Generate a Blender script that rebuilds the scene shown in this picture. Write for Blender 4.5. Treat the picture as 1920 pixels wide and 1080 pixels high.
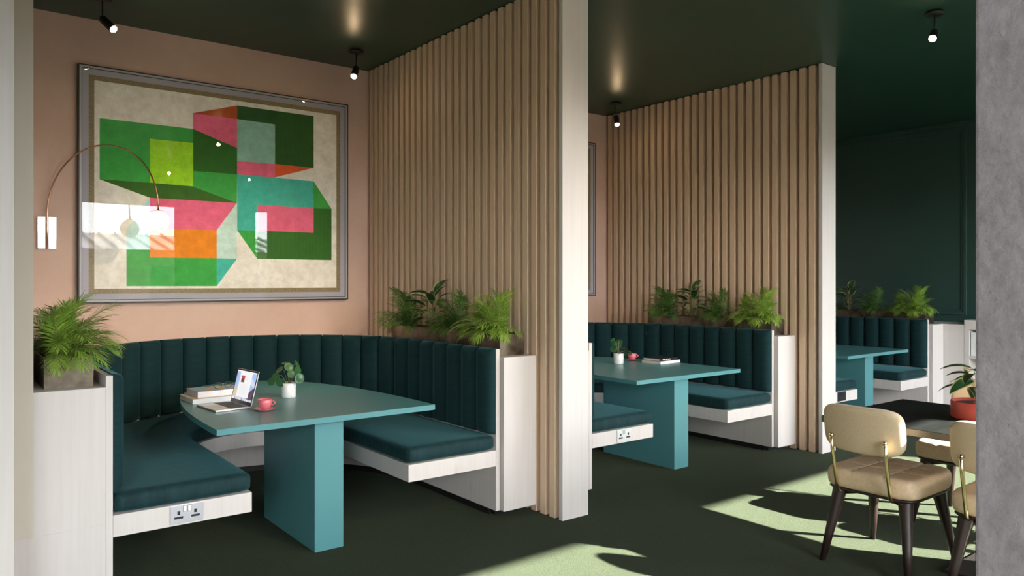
import bpy, bmesh, math, random
from mathutils import Vector, Matrix, Euler
from math import sin, cos, pi, radians, sqrt, atan2

for o in list(bpy.data.objects):
    bpy.data.objects.remove(o)
sc = bpy.context.scene
COL = sc.collection

# ------------------------------------------------------------ camera
cam_d = bpy.data.cameras.new('camera')
cam = bpy.data.objects.new('camera', cam_d)
COL.objects.link(cam)
cam.location = (0, 0, 1.45)
cam.rotation_euler = (radians(90), 0, -radians(37.634))
cam_d.sensor_width = 36
cam_d.lens = 1408.91 / 1920 * 36
cam_d.shift_y = -(540 - 528.45) / 1920
cam_d.clip_start = 0.05
cam_d.clip_end = 200
sc.camera = cam

# ------------------------------------------------------------ world, sun, exposure
w = bpy.data.worlds.new('sky')
sc.world = w
w.use_nodes = True
bg = w.node_tree.nodes['Background']
bg.inputs[0].default_value = (0.93, 0.96, 1.0, 1)
# hazy sky, brightest near the horizon
wt = w.node_tree
wtc = wt.nodes.new('ShaderNodeTexCoord'); wsep = wt.nodes.new('ShaderNodeSeparateXYZ'); wmr = wt.nodes.new('ShaderNodeMapRange')
wmr.inputs[1].default_value = 0.05; wmr.inputs[2].default_value = 0.55; wmr.inputs[3].default_value = 13.5; wmr.inputs[4].default_value = 5.0
wt.links.new(wtc.outputs['Generated'], wsep.inputs[0]); wt.links.new(wsep.outputs[2], wmr.inputs[0]); wt.links.new(wmr.outputs[0], bg.inputs[1])
sun_d = bpy.data.lights.new('sun', 'SUN')
sun = bpy.data.objects.new('sun', sun_d)
COL.objects.link(sun)
sun_d.energy = 42
sun_d.color = (1.0, 0.92, 0.80)
sun_d.angle = radians(0.6)
SUN_DIR = Vector((-0.51 * cos(radians(26.1)), 0.86 * cos(radians(26.1)), -sin(radians(26.1)) )).normalized()
sun.rotation_euler = SUN_DIR.to_track_quat('-Z', 'Y').to_euler()
sc.view_settings.view_transform = 'Standard'
sc.view_settings.look = 'None'
sc.view_settings.exposure = 1.0
sc.view_settings.gamma = 1.0
sc.view_settings.use_curve_mapping = False
for name, x0, x1 in (('portal_a', -2.6, -1.0), ('portal_b', 1.4, 3.3), ('portal_c', 4.57, 9.2)):
    pd = bpy.data.lights.new(name, 'AREA')
    pd.shape = 'RECTANGLE'
    pd.size = x1 - x0
    pd.size_y = 2.6
    pd.cycles.is_portal = True
    po = bpy.data.objects.new(name, pd)
    po.location = ((x0 + x1) / 2, -1.78, 1.43)
    po.rotation_euler = (radians(90), 0, 0)
    COL.objects.link(po)

C = 3.2967          # ceiling height
YW = 5.992          # back wall
D = 2.9144          # booth pitch
T = 0.74            # table top height

# ------------------------------------------------------------ materials
def srgb(r, g, b):
    f = lambda c: (c / 255) / 12.92 if c / 255 <= 0.04045 else ((c / 255 + 0.055) / 1.055) ** 2.4
    return (f(r), f(g), f(b), 1)

def mat(name, col, rough=0.5, col2=None, scale=(20, 20, 20), detail=6, bump=0.0, bscale=None, metal=0.0,
        sheen=0.0, sheen_tint=None, coat=0.0, emit=None, estr=0.0, spec=0.5, ramp=(0.35, 0.65), bdist=0.002, nrough=0.6):
    m = bpy.data.materials.new(name)
    m.use_nodes = True
    nt = m.node_tree
    p = nt.nodes['Principled BSDF']
    p.inputs['Base Color'].default_value = col
    p.inputs['Roughness'].default_value = rough
    p.inputs['Metallic'].default_value = metal
    p.inputs['Specular IOR Level'].default_value = spec
    if sheen:
        p.inputs['Sheen Weight'].default_value = sheen
        p.inputs['Sheen Roughness'].default_value = 0.4
        if sheen_tint: p.inputs['Sheen Tint'].default_value = sheen_tint
    if coat:
        p.inputs['Coat Weight'].default_value = coat
        p.inputs['Coat Roughness'].default_value = 0.05
    if emit:
        p.inputs['Emission Color'].default_value = emit
        p.inputs['Emission Strength'].default_value = estr
    tc = nt.nodes.new('ShaderNodeTexCoord')
    if col2 or bump:
        mp = nt.nodes.new('ShaderNodeMapping')
        mp.inputs['Scale'].default_value = scale
        nt.links.new(tc.outputs['Object'], mp.inputs['Vector'])
        n = nt.nodes.new('ShaderNodeTexNoise')
        n.inputs['Scale'].default_value = 1
        n.inputs['Detail'].default_value = detail
        n.inputs['Roughness'].default_value = nrough
        nt.links.new(mp.outputs['Vector'], n.inputs['Vector'])
    if col2:
        r = nt.nodes.new('ShaderNodeValToRGB')
        r.color_ramp.elements[0].position = ramp[0]
        r.color_ramp.elements[1].position = ramp[1]
        r.color_ramp.elements[0].color = col
        r.color_ramp.elements[1].color = col2
        nt.links.new(n.outputs['Fac'], r.inputs['Fac'])
        nt.links.new(r.outputs['Color'], p.inputs['Base Color'])
    if bump:
        src = n
        if bscale:
            mp2 = nt.nodes.new('ShaderNodeMapping')
            mp2.inputs['Scale'].default_value = bscale
            nt.links.new(tc.outputs['Object'], mp2.inputs['Vector'])
            src = nt.nodes.new('ShaderNodeTexNoise')
            src.inputs['Scale'].default_value = 1
            src.inputs['Detail'].default_value = 3
            nt.links.new(mp2.outputs['Vector'], src.inputs['Vector'])
        b = nt.nodes.new('ShaderNodeBump')
        b.inputs['Strength'].default_value = bump
        b.inputs['Distance'].default_value = bdist
        nt.links.new(src.outputs['Fac'], b.inputs['Height'])
        nt.links.new(b.outputs['Normal'], p.inputs['Normal'])
    return m

M = {}
M['white_ash'] = mat('whitewashed ash', (0.615, 0.575, 0.55, 1), 0.5, (0.65, 0.613, 0.588, 1), (38, 38, 1.2), bump=0.05, bdist=0.001, spec=0.3)
def knots(m, dark, sc_=(2.6, 2.6, 1.1)):
    """sparse soft knots in the wood"""
    nt = m.node_tree
    p = nt.nodes['Principled BSDF']
    src = p.inputs['Base Color'].links[0].from_socket
    tc = nt.nodes.new('ShaderNodeTexCoord'); mp = nt.nodes.new('ShaderNodeMapping')
    mp.inputs['Scale'].default_value = sc_
    v = nt.nodes.new('ShaderNodeTexVoronoi'); v.inputs['Scale'].default_value = 1.9
    r = nt.nodes.new('ShaderNodeValToRGB')
    r.color_ramp.elements[0].position = 0.02; r.color_ramp.elements[0].color = (1, 1, 1, 1)
    r.color_ramp.elements[1].position = 0.12; r.color_ramp.elements[1].color = (0, 0, 0, 1)
    mx = nt.nodes.new('ShaderNodeMix'); mx.data_type = 'RGBA'
    ml = nt.nodes.new('ShaderNodeMath'); ml.operation = 'MULTIPLY'; ml.inputs[1].default_value = 0.45
    nt.links.new(tc.outputs['Object'], mp.inputs['Vector']); nt.links.new(mp.outputs['Vector'], v.inputs['Vector'])
    nt.links.new(v.outputs['Distance'], r.inputs['Fac']); nt.links.new(r.outputs['Color'], ml.inputs[0])
    nt.links.new(ml.outputs[0], mx.inputs[0]); nt.links.new(src, mx.inputs[6]); mx.inputs[7].default_value = dark
    nt.links.new(mx.outputs[2], p.inputs['Base Color'])
knots(M['white_ash'], (0.50, 0.46, 0.42, 1))
M['slat'] = mat('warm lit ash slat', (0.62, 0.45, 0.31, 1), 0.55, (0.69, 0.52, 0.37, 1), (50, 50, 1.2), bump=0.05, bdist=0.001, spec=0.3)  # whitewashed ash like the posts; the warm light's tan is put into the colour
knots(M['slat'], (0.36, 0.25, 0.16, 1), (4, 4, 1.5))
M['pink'] = mat('pink plaster', (0.63, 0.44, 0.355, 1), 0.62, (0.69, 0.50, 0.41, 1), (2.2, 2.2, 2.2), 9, bump=0.35, bscale=(14, 14, 14), bdist=0.002, spec=0.35, nrough=0.75)
M['beige'] = mat('beige paint', (0.60, 0.56, 0.48, 1), 0.6)
M['green_paint'] = mat('dark green paint', (0.026, 0.062, 0.052, 1), 0.42, spec=0.4)
M['green_ceiling'] = mat('dark green satin ceiling', (0.018, 0.060, 0.043, 1), 0.36, bump=0.1, scale=(6, 6, 6), spec=0.4)
M['carpet'] = mat('green carpet', (0.012, 0.021, 0.013, 1), 0.95, (0.050, 0.070, 0.046, 1), (120, 120, 120), 5, bump=1.0, bdist=0.012, ramp=(0.34, 0.66), nrough=0.8, sheen=0.15, sheen_tint=(0.7, 0.8, 0.5, 1), spec=0.1)
M['teal'] = mat('teal lacquer', (0.082, 0.255, 0.275, 1), 0.34, spec=0.5)
M['velvet'] = mat('teal velvet', (0.004, 0.023, 0.027, 1), 0.8, (0.006, 0.031, 0.034, 1), (9, 9, 60), 5, bump=0.25, bscale=(260, 260, 260), bdist=0.0008, sheen=0.22, sheen_tint=(0.25, 0.72, 0.78, 1), spec=0.2)
M['cushion'] = mat('teal velvet cushion', (0.005, 0.024, 0.028, 1), 0.75, (0.009, 0.038, 0.042, 1), (26, 26, 4), 5, bump=0.9, bscale=(24, 24, 3), bdist=0.006, sheen=0.16, sheen_tint=(0.25, 0.72, 0.78, 1), spec=0.25)
M['black'] = mat('black metal', (0.012, 0.011, 0.011, 1), 0.42)
M['bronze'] = mat('aged metal', (0.09, 0.072, 0.052, 1), 0.34, (0.31, 0.265, 0.205, 1), (7, 7, 7), 5, metal=0.85, bump=0.1)
M['copper'] = mat('brushed copper', (0.62, 0.36, 0.24, 1), 0.22, metal=1.0)
M['brass'] = mat('brass', (0.80, 0.64, 0.36, 1), 0.22, metal=1.0)
M['chrome'] = mat('polished steel', (0.85, 0.86, 0.88, 1), 0.12, metal=1.0)
M['plate'] = mat('brushed steel plate', (0.78, 0.80, 0.86, 1), 0.3, metal=0.6)
M['white_plastic'] = mat('white plastic', (0.85, 0.85, 0.85, 1), 0.3)
M['dark_plastic'] = mat('dark plastic', (0.02, 0.02, 0.025, 1), 0.35)
M['concrete'] = mat('concrete', (0.23, 0.203, 0.215, 1), 0.85, (0.41, 0.37, 0.385, 1), (24, 24, 16), 14, bump=0.8, bscale=(110, 110, 110), bdist=0.004, ramp=(0.3, 0.62), nrough=0.82)
M['lens'] = mat('lamp lens', (1, 0.9, 0.75, 1), 0.3, emit=(1, 0.70, 0.40, 1), estr=90)
M['globe'] = mat('opal globe', (1, 0.95, 0.85, 1), 0.3, emit=(1, 0.88, 0.66, 1), estr=2.4)
M['leaf_palm'] = mat('palm leaf', (0.045, 0.14, 0.025, 1), 0.4, (0.11, 0.25, 0.035, 1), (18, 18, 18), 3)
M['leaf_bright'] = mat('bright palm leaf', (0.14, 0.30, 0.03, 1), 0.4, (0.34, 0.50, 0.07, 1), (18, 18, 18), 3)
M['leaf_dark'] = mat('dark glossy leaf', (0.012, 0.045, 0.016, 1), 0.28, (0.03, 0.085, 0.03, 1), (30, 30, 30), 3)
M['leaf_edge'] = mat('yellow leaf margin', (0.36, 0.38, 0.13, 1), 0.35)
M['leaf_pilea'] = mat('pilea leaf', (0.020, 0.085, 0.028, 1), 0.25, (0.035, 0.12, 0.04, 1), (40, 40, 40), 3)
M['stem'] = mat('pale stem', (0.32, 0.30, 0.14, 1), 0.5)
M['soil'] = mat('dark soil', (0.014, 0.011, 0.009, 1), 0.95, (0.035, 0.028, 0.02, 1), (80, 80, 80), bump=0.8, bdist=0.01)
M['pot_white'] = mat('speckled white glaze', (0.80, 0.79, 0.77, 1), 0.25, (0.12, 0.12, 0.13, 1), (75, 75, 75), 4, ramp=(0.62, 0.70))
M['pink_glaze'] = mat('pink glaze', (0.72, 0.17, 0.20, 1), 0.22, coat=0.3)
M['coffee'] = mat('coffee', (0.03, 0.012, 0.006, 1), 0.1)
M['terracotta'] = mat('red glazed pot', (0.42, 0.065, 0.045, 1), 0.42)
M['page'] = mat('book pages', (0.74, 0.73, 0.71, 1), 0.7, (0.58, 0.57, 0.56, 1), (3, 3, 420), 2)
M['paper_white'] = mat('white book cover', (0.80, 0.80, 0.80, 1), 0.4)
M['cover_multi'] = mat('colourful cover', (0.55, 0.60, 0.62, 1), 0.3)
M['cover_tan'] = mat('tan cover', (0.60, 0.42, 0.28, 1), 0.4, (0.75, 0.62, 0.48, 1), (12, 12, 12))
M['cover_dark'] = mat('dark cover', (0.02, 0.018, 0.024, 1), 0.3)
M['cover_blend'] = mat('printed photo cover', (0.78, 0.42, 0.14, 1), 0.3, (0.20, 0.45, 0.66, 1), (9, 9, 9), 2, ramp=(0.45, 0.55))
M['alu'] = mat('aluminium', (0.74, 0.72, 0.72, 1), 0.35, metal=0.85)
M['key'] = mat('keyboard keys', (0.014, 0.014, 0.016, 1), 0.45)
M['linen'] = mat('cream upholstery', (0.48, 0.375, 0.235, 1), 0.75, (0.60, 0.48, 0.32, 1), (330, 330, 330), 3, bump=0.5, bscale=(420, 420, 420), bdist=0.001, sheen=0.2)
M['seat_fab'] = mat('cream seat hide', (0.56, 0.42, 0.27, 1), 0.5, (0.64, 0.50, 0.33, 1), (60, 60, 60), 4, bump=0.3, bscale=(120, 120, 120), bdist=0.001)
M['dark_wood'] = mat('dark stained wood', (0.014, 0.007, 0.006, 1), 0.42, (0.024, 0.011, 0.009, 1), (30, 30, 4))
M['black_marble'] = mat('black stone top', (0.003, 0.004, 0.004, 1), 0.6, (0.008, 0.011, 0.010, 1), (3, 12, 12), 8, spec=0.12)
M['stone_edge'] = mat('grey brown stone edge', (0.11, 0.095, 0.075, 1), 0.5)
M['brick'] = mat('pale brick', (0.15, 0.12, 0.10, 1), 0.9, (0.20, 0.17, 0.14, 1), (3, 3, 14))
M['zinc'] = mat('grey zinc roof', (0.42, 0.43, 0.47, 1), 0.6)
M['dark_glass'] = mat('dark window glass', (0.05, 0.055, 0.06, 1), 0.15)
M['window_frame'] = mat('dark window frame', (0.05, 0.05, 0.05, 1), 0.5)
M['ground'] = mat('asphalt', (0.05, 0.05, 0.05, 1), 0.9)
M['room_white'] = mat('grey green plaster', (0.12, 0.14, 0.13, 1), 0.7)

# the folds of the cushions show on their upright sides only
cn = M['cushion'].node_tree
cb = [n for n in cn.nodes if n.type == 'BUMP'][0]
cg = cn.nodes.new('ShaderNodeNewGeometry'); cs = cn.nodes.new('ShaderNodeSeparateXYZ'); cm = cn.nodes.new('ShaderNodeMapRange')
cm.inputs[1].default_value = 0.2; cm.inputs[2].default_value = 0.9; cm.inputs[3].default_value = 1.0; cm.inputs[4].default_value = 0.12
cn.links.new(cg.outputs['True Normal'], cs.inputs[0]); cn.links.new(cs.outputs[2], cm.inputs[0]); cn.links.new(cm.outputs[0], cb.inputs['Strength'])

def flat(name, col, rough=0.6, emit=0.0):
    if name in M: return M[name]
    M[name] = mat(name, col, rough, emit=col if emit else None, estr=emit)
    return M[name]

# clear picture glass: reflects by Fresnel, otherwise passes light
gm = bpy.data.materials.new('picture glass'); gm.use_nodes = True
nt = gm.node_tree; nt.nodes.clear()
out = nt.nodes.new('ShaderNodeOutputMaterial'); mx = nt.nodes.new('ShaderNodeMixShader')
fr = nt.nodes.new('ShaderNodeFresnel'); fr.inputs['IOR'].default_value = 1.6
tr = nt.nodes.new('ShaderNodeBsdfTransparent'); gl = nt.nodes.new('ShaderNodeBsdfGlossy'); gl.inputs['Roughness'].default_value = 0.0
gg = nt.nodes.new('ShaderNodeNewGeometry'); mr = nt.nodes.new('ShaderNodeMapRange')
mr.inputs[3].default_value = 1.33; mr.inputs[4].default_value = 1 / 1.33      # same reflectance on both faces of the pane
nt.links.new(gg.outputs['Backfacing'], mr.inputs[0]); nt.links.new(mr.outputs[0], fr.inputs['IOR'])
nt.links.new(fr.outputs[0], mx.inputs[0]); nt.links.new(tr.outputs[0], mx.inputs[1]); nt.links.new(gl.outputs[0], mx.inputs[2])
nt.links.new(mx.outputs[0], out.inputs[0])
M['glass'] = gm

# ------------------------------------------------------------ mesh helpers
class MB:
    """collects shapes, then becomes ONE mesh object"""
    def __init__(self):
        self.v, self.f, self.mi, self.sm = [], [], [], []
    def add(self, vs, fs, mi=0, smooth=False):
        b = len(self.v)
        self.v += [tuple(p) for p in vs]
        for f in fs:
            self.f.append([i + b for i in f]); self.mi.append(mi); self.sm.append(smooth)
        return self
    def box(self, x0, x1, y0, y1, z0, z1, mi=0):
        vs = [(x, y, z) for z in (z0, z1) for y in (y0, y1) for x in (x0, x1)]
        fs = [(0, 2, 3, 1), (4, 5, 7, 6), (0, 1, 5, 4), (2, 6, 7, 3), (0, 4, 6, 2), (1, 3, 7, 5)]
        return self.add(vs, fs, mi)
    def prism(self, pts, z0, z1, mi=0, mi_side=None):
        """extrude a CCW outline in xy"""
        n = len(pts)
        self.add([(x, y, z1) for x, y in pts], [tuple(range(n))], mi)
        self.add([(x, y, z0) for x, y in pts], [tuple(reversed(range(n)))], mi)
        s = mi if mi_side is None else mi_side
        self.add([(x, y, z0) for x, y in pts] + [(x, y, z1) for x, y in pts],
                 [(i, (i + 1) % n, (i + 1) % n + n, i + n) for i in range(n)], s)
        return self
    def lathe(self, prof, cx=0, cy=0, n=32, mi=0, smooth=True):
        """prof: list of (r, z) from bottom outside round to the end; closed where r == 0"""
        vs, fs = [], []
        m = len(prof)
        for r, z in prof:
            for k in range(n):
                a = 2 * pi * k / n
                vs.append((cx + r * cos(a), cy + r * sin(a), z))
        for i in range(m - 1):
            for k in range(n):
                k2 = (k + 1) % n
                fs.append((i * n + k, i * n + k2, (i + 1) * n + k2, (i + 1) * n + k))
        return self.add(vs, fs, mi, smooth)
    def tube(self, pts, radii, n=10, mi=0, cap=True, smooth=True, flat_=1.0):
        pts = [Vector(p) for p in pts]
        if not hasattr(radii, '__len__'): radii = [radii] * len(pts)
        vs, fs = [], []
        up = Vector((0, 0, 1))
        t0 = (pts[1] - pts[0]).normalized()
        if abs(t0.dot(up)) > 0.95: up = Vector((1, 0, 0))
        nrm = (up - t0 * up.dot(t0)).normalized()
        for i, p in enumerate(pts):
            if i == 0: t = (pts[1] - pts[0])
            elif i == len(pts) - 1: t = (pts[-1] - pts[-2])
            else: t = (pts[i + 1] - pts[i - 1])
            t.normalize()
            nrm = (nrm - t * nrm.dot(t)).normalized()
            bi = t.cross(nrm)
            for k in range(n):
                a = 2 * pi * k / n
                vs.append(p + nrm * cos(a) * radii[i] + bi * sin(a) * radii[i] * flat_)
        m = len(pts)
        for i in range(m - 1):
            for k in range(n):
                k2 = (k + 1) % n
                fs.append((i * n + k, i * n + k2, (i + 1) * n + k2, (i + 1) * n + k))
        if cap:
            fs.append(tuple(reversed(range(n)))); fs.append(tuple(range((m - 1) * n, m * n)))
        return self.add(vs, fs, mi, smooth)
    def pillow(self, hx, hy, hz, n=36, sq=5.0, ep=9.0, eq=2.4, groove=None, bend=0.0, mi=0, cen=(0, 0, 0), R=None):
        """rounded cushion; groove(x, y) gives a dip of the top"""
        idx = {}
        vs, fs = [], []
        R = R or Matrix.Identity(3)
        def pos(a, b, s):
            m_ = max(abs(a), abs(b))
            k = m_ / ((abs(a) ** sq + abs(b) ** sq) ** (1 / sq)) if m_ > 0 else 1
            x, y = hx * a * k, hy * b * k
            h = max(0.0, 1 - m_ ** ep) ** (1 / eq)
            z = s * hz * h
            if s > 0 and groove: z -= groove(x, y) * h
            z += bend * y * y
            return Vector(cen) + R @ Vector((x, y, z))
        u = [sin(pi / 2 * (2 * i / n - 1)) for i in range(n + 1)]
        for s in (1, -1):
            for i in range(n + 1):
                for j in range(n + 1):
                    edge = i in (0, n) or j in (0, n)
                    key = (i, j, 0 if edge else s)
                    if key not in idx:
                        idx[key] = len(vs); vs.append(pos(u[i], u[j], s))
        def g(i, j, s):
            return idx[(i, j, 0 if (i in (0, n) or j in (0, n)) else s)]
        for s in (1, -1):
            for i in range(n):
                for j in range(n):
                    q = (g(i, j, s), g(i + 1, j, s), g(i + 1, j + 1, s), g(i, j + 1, s))
                    fs.append(q if s > 0 else tuple(reversed(q)))
        return self.add(vs, fs, mi, True)
    def build(self, name, mats, parent=None, bevel=0.0, seg=2, loc=(0, 0, 0), rot=(0, 0, 0)):
        me = bpy.data.meshes.new(name)
        me.from_pydata(self.v, [], self.f)
        if not isinstance(mats, (list, tuple)): mats = [mats]
        for m in mats: me.materials.append(m)
        for p, i, s in zip(me.polygons, self.mi, self.sm):
            p.material_index = i; p.use_smooth = s
        me.update()
        o = bpy.data.objects.new(name, me)
        COL.objects.link(o)
        o.location = loc; o.rotation_euler = rot
        if parent: o.parent = parent
        if bevel:
            b = o.modifiers.new('bevel', 'BEVEL'); b.width = bevel; b.segments = seg; b.limit_method = 'ANGLE'; b.angle_limit = radians(40)
        return o

def box(name, m, x0, x1, y0, y1, z0, z1, parent=None, bevel=0.0):
    """a box whose origin sits at its own middle"""
    cx, cy, cz = (x0 + x1) / 2, (y0 + y1) / 2, (z0 + z1) / 2
    return MB().box(x0 - cx, x1 - cx, y0 - cy, y1 - cy, z0 - cz, z1 - cz).build(name, m, parent, bevel, loc=(cx, cy, cz))

def tag(o, label=None, cat=None, group=None, kind=None):
    if label: o['label'] = label
    if cat: o['category'] = cat
    if group: o['group'] = group
    if kind: o['kind'] = kind
    return o

def thing(name, label, cat, loc=(0, 0, 0), rz=0.0, group=None):
    o = bpy.data.objects.new(name, None)
    o.empty_display_size = 0.1
    COL.objects.link(o)
    o.location = loc; o.rotation_euler = (0, 0, rz)
    return tag(o, label, cat, group)

def local(root, o):
    """parent o (built in world coordinates) under root without moving it"""
    o.parent = root
    o.location = Vector(o.location) - Vector(root.location)
    return o

def kids(o):
    return [c for c in bpy.data.objects if c.parent == o]

def copy_tree(o, parent=None):
    ch = kids(o)
    c = o.copy(); COL.objects.link(c); c.parent = parent
    for k in ch: copy_tree(k, c)
    return c

def dup(o, dx, label, dy=0.0, group=None):
    c = copy_tree(o)
    c.location = Vector(o.location) + Vector((dx, dy, 0))
    c['label'] = label
    if group: c['group'] = group
    return c

def struct(o):
    o['kind'] = 'structure'
    return o
# ============================================================ THE SETTING
XL, XR, YF = -3.0, 9.4, -1.6      # room extents
struct(box('floor', M['carpet'], XL, 10.5, YF - 0.3, YW + 0.1, -0.1, 0.0))
struct(box('ceiling', M['green_ceiling'], XL, 10.5, YF - 0.3, YW + 0.1, C, C + 0.1))
struct(box('wall_back', M['pink'], XL, 10.5, YW, YW + 0.1, 0, C))
struct(box('wall_left', M['room_white'], XL - 0.1, XL, YF, YW, 0, C))
# right wall with applied panel mouldings
wr = MB().box(XR, XR + 0.1, YF, YW, 0, C)
def frame_x(mb, x0, x1, ya, yb, za, zb, t):
    mb.box(x0, x1, ya, ya + t, za, zb); mb.box(x0, x1, yb - t, yb, za, zb)
    mb.box(x0, x1, ya + t, yb - t, za, za + t); mb.box(x0, x1, ya + t, yb - t, zb - t, zb)
wr = wr.build('wall_right', M['green_paint']); struct(wr)
tr = MB()
for ya, yb in ((3.64, 5.9), (0.8, 3.45)):
    frame_x(tr, XR - 0.022, XR, ya, yb, 1.07, 3.235, 0.032)
    frame_x(tr, XR - 0.012, XR, ya + 0.032, yb - 0.032, 1.102, 3.203, 0.028)
struct(tr.build('trim_1', M['green_paint'], bevel=0.003))
ct = MB(); ct.box(XR - 0.03, XR, YF, YW, C - 0.035, C); ct.box(XR - 0.015, XR, YF, YW, C - 0.055, C - 0.035)
struct(ct.build('trim_2', M['green_paint'], bevel=0.003))
sk = MB(); sk.box(XR - 0.02, XR, 3.4, YW, 0.99, 1.03)
struct(sk.build('trim_3', M['green_paint'], bevel=0.003))
# the slim beige wall end beside the first booth
wl = MB(); wl.box(0.247, 0.3315, 3.688, 3.7, 0.385, C); wl.box(0.255, 0.3315, 3.7, YW, 0.99, C)
struct(wl.build('trim_4', M['beige']))
# window wall behind the camera
sill, head = 0.12, 2.76
openings = [(-2.6, -1.0), (1.4, 3.3), (4.57, 9.2)]  # first opening is unseen, added to light the column and slat sides
ww = MB()
ww.box(XL, 10.5, YF - 0.15, YF, head, C); ww.box(XL, 10.5, YF - 0.15, YF, 0, sill)
xs = [XL] + [q for p in openings for q in p] + [10.5]
for i in range(0, len(xs), 2): ww.box(xs[i], xs[i + 1], YF - 0.15, YF, sill, head)
struct(ww.build('wall_front', M['room_white']))
for i, (a, b) in enumerate(openings):
    fm = MB(); t = 0.045
    fm.box(a, b, YF - 0.12, YF - 0.06, sill, sill + t); fm.box(a, b, YF - 0.12, YF - 0.06, head - t, head)
    fm.box(a, a + t, YF - 0.12, YF - 0.06, sill + t, head - t); fm.box(b - t, b, YF - 0.12, YF - 0.06, sill + t, head - t)
    o = struct(fm.build('window_%d' % (i + 1), M['window_frame']))
    tag(MB().box(a + t, b - t, YF - 0.092, YF - 0.088, sill + t, head - t).build('pane', M['glass'], o))

# outside: street and the low building across it
struct(box('ground', M['ground'], -40, 50, -60, YF - 0.3, -4.1, -4.0))
bd = thing('brick_building', 'low pale brick building with a grey seamed roof, mirrored in the picture glass', 'building', (6, -16, -4))
b = MB(); b.box(-26, 26, -3, 2, 0, 6.40); b.box(-26.2, 26.2, 2, 2.12, 6.22, 6.46)
b.build('wall', M['brick'], bd)
r = MB()
r.add([(-26.2, 2.3, 6.46), (26.2, 2.3, 6.46), (26.2, -1.2, 7.12), (-26.2, -1.2, 7.12), (26.2, -3.2, 6.46), (-26.2, -3.2, 6.46)],
      [(0, 1, 2, 3), (3, 2, 4, 5), (0, 3, 5), (1, 4, 2), (0, 5, 4, 1)])
for k in range(105):
    x = -26 + k * 0.5
    r.add([(x - .02, 2.3, 6.47), (x + .02, 2.3, 6.47), (x + .02, -1.2, 7.13), (x - .02, -1.2, 7.13), (x - .02, 2.3, 6.53), (x + .02, 2.3, 6.53), (x + .02, -1.2, 7.19), (x - .02, -1.2, 7.19)],
          [(4, 5, 6, 7), (0, 4, 7, 3), (1, 2, 6, 5), (0, 1, 5, 4)])
r.build('roof', M['zinc'], bd)
for k in range(18):
    x = -16 + k * 1.55
    wn = MB().box(x, x + 0.62, 2.0, 2.05, 4.9, 5.95).build('window', M['dark_glass'], bd)

# ============================================================ SLATTED PARTITIONS
def partition(x0, label):
    root = thing('slatted_partition', label, 'partition', (x0, 3.45, 0), group='slatted timber partitions between the booths')
    w_ = 0.213
    sl = MB().box(0, w_, -0.052, 0, 0, C - 0.004)
    first = None
    y = 3.5395 + 0.0893
    ys = [3.5395 + 0.0895 * k for k in range(28)]
    for y in ys:
        if y > YW - 0.005: break
        if first is None:
            first = sl.build('slat', M['slat'], root, bevel=0.002, loc=(0, y - 3.45, 0)); o = first
        else:
            o = first.copy(); COL.objects.link(o); o.parent = root; o.location = (0, y - 3.45, 0)
    box('end_post', M['white_ash'], 0, w_, -0.034, 0, 0, C - 0.002, root, bevel=0.002)
    return root
P1 = partition(3.0203, 'pale slatted partition to the right of the booth with the laptop')
P0 = dup(P1, 0.0323 - 3.0203, 'pale slatted partition with only its end post seen at the left edge', group='slatted timber partitions between the booths')
P2 = dup(P1, D, 'pale slatted partition behind the cream chair, right of the middle booth', group='slatted timber partitions between the booths')

# ============================================================ BOOTH BENCHES
BX, BY, BR = 1.684, 4.745, 1.0525       # centre line, arc centre, inner radius of the back board
def upath(r, y0, n_arc=48, n_st=8, yc=None):
    """points of a U at distance r from the centre line, from right front round to left front"""
    pts = [(BX + r, y0 + (BY - y0) * i / n_st) for i in range(n_st)]
    pts += [(BX + r * cos(pi * i / n_arc), BY + r * sin(pi * i / n_arc)) for i in range(n_arc + 1)]
    pts += [(BX - r, BY + (y0 - BY) * (i + 1) / n_st) for i in range(n_st)]
    return pts
def uwall(mb, r0, r1, y0, z0, z1, mi=0):
    a, b_ = upath(r0, y0), upath(r1, y0)
    n = len(a)
    vs = [(x, y, z0) for x, y in a] + [(x, y, z1) for x, y in a] + [(x, y, z0) for x, y in b_] + [(x, y, z1) for x, y in b_]
    I, J, K, L = 0, n, 2 * n, 3 * n
    fs = []
    for i in range(n - 1):
        fs += [(I + i, J + i, J + i + 1, I + i + 1), (K + i, K + i + 1, L + i + 1, L + i),
               (J + i, L + i, L + i + 1, J + i + 1), (I + i, I + i + 1, K + i + 1, K + i)]
    fs += [(I, K, L, J), (I + n - 1, J + n - 1, L + n - 1, K + n - 1)]
    mb.add(vs, fs, mi)
    return mb
FY = 3.7091                       # front plane of the booths
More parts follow.
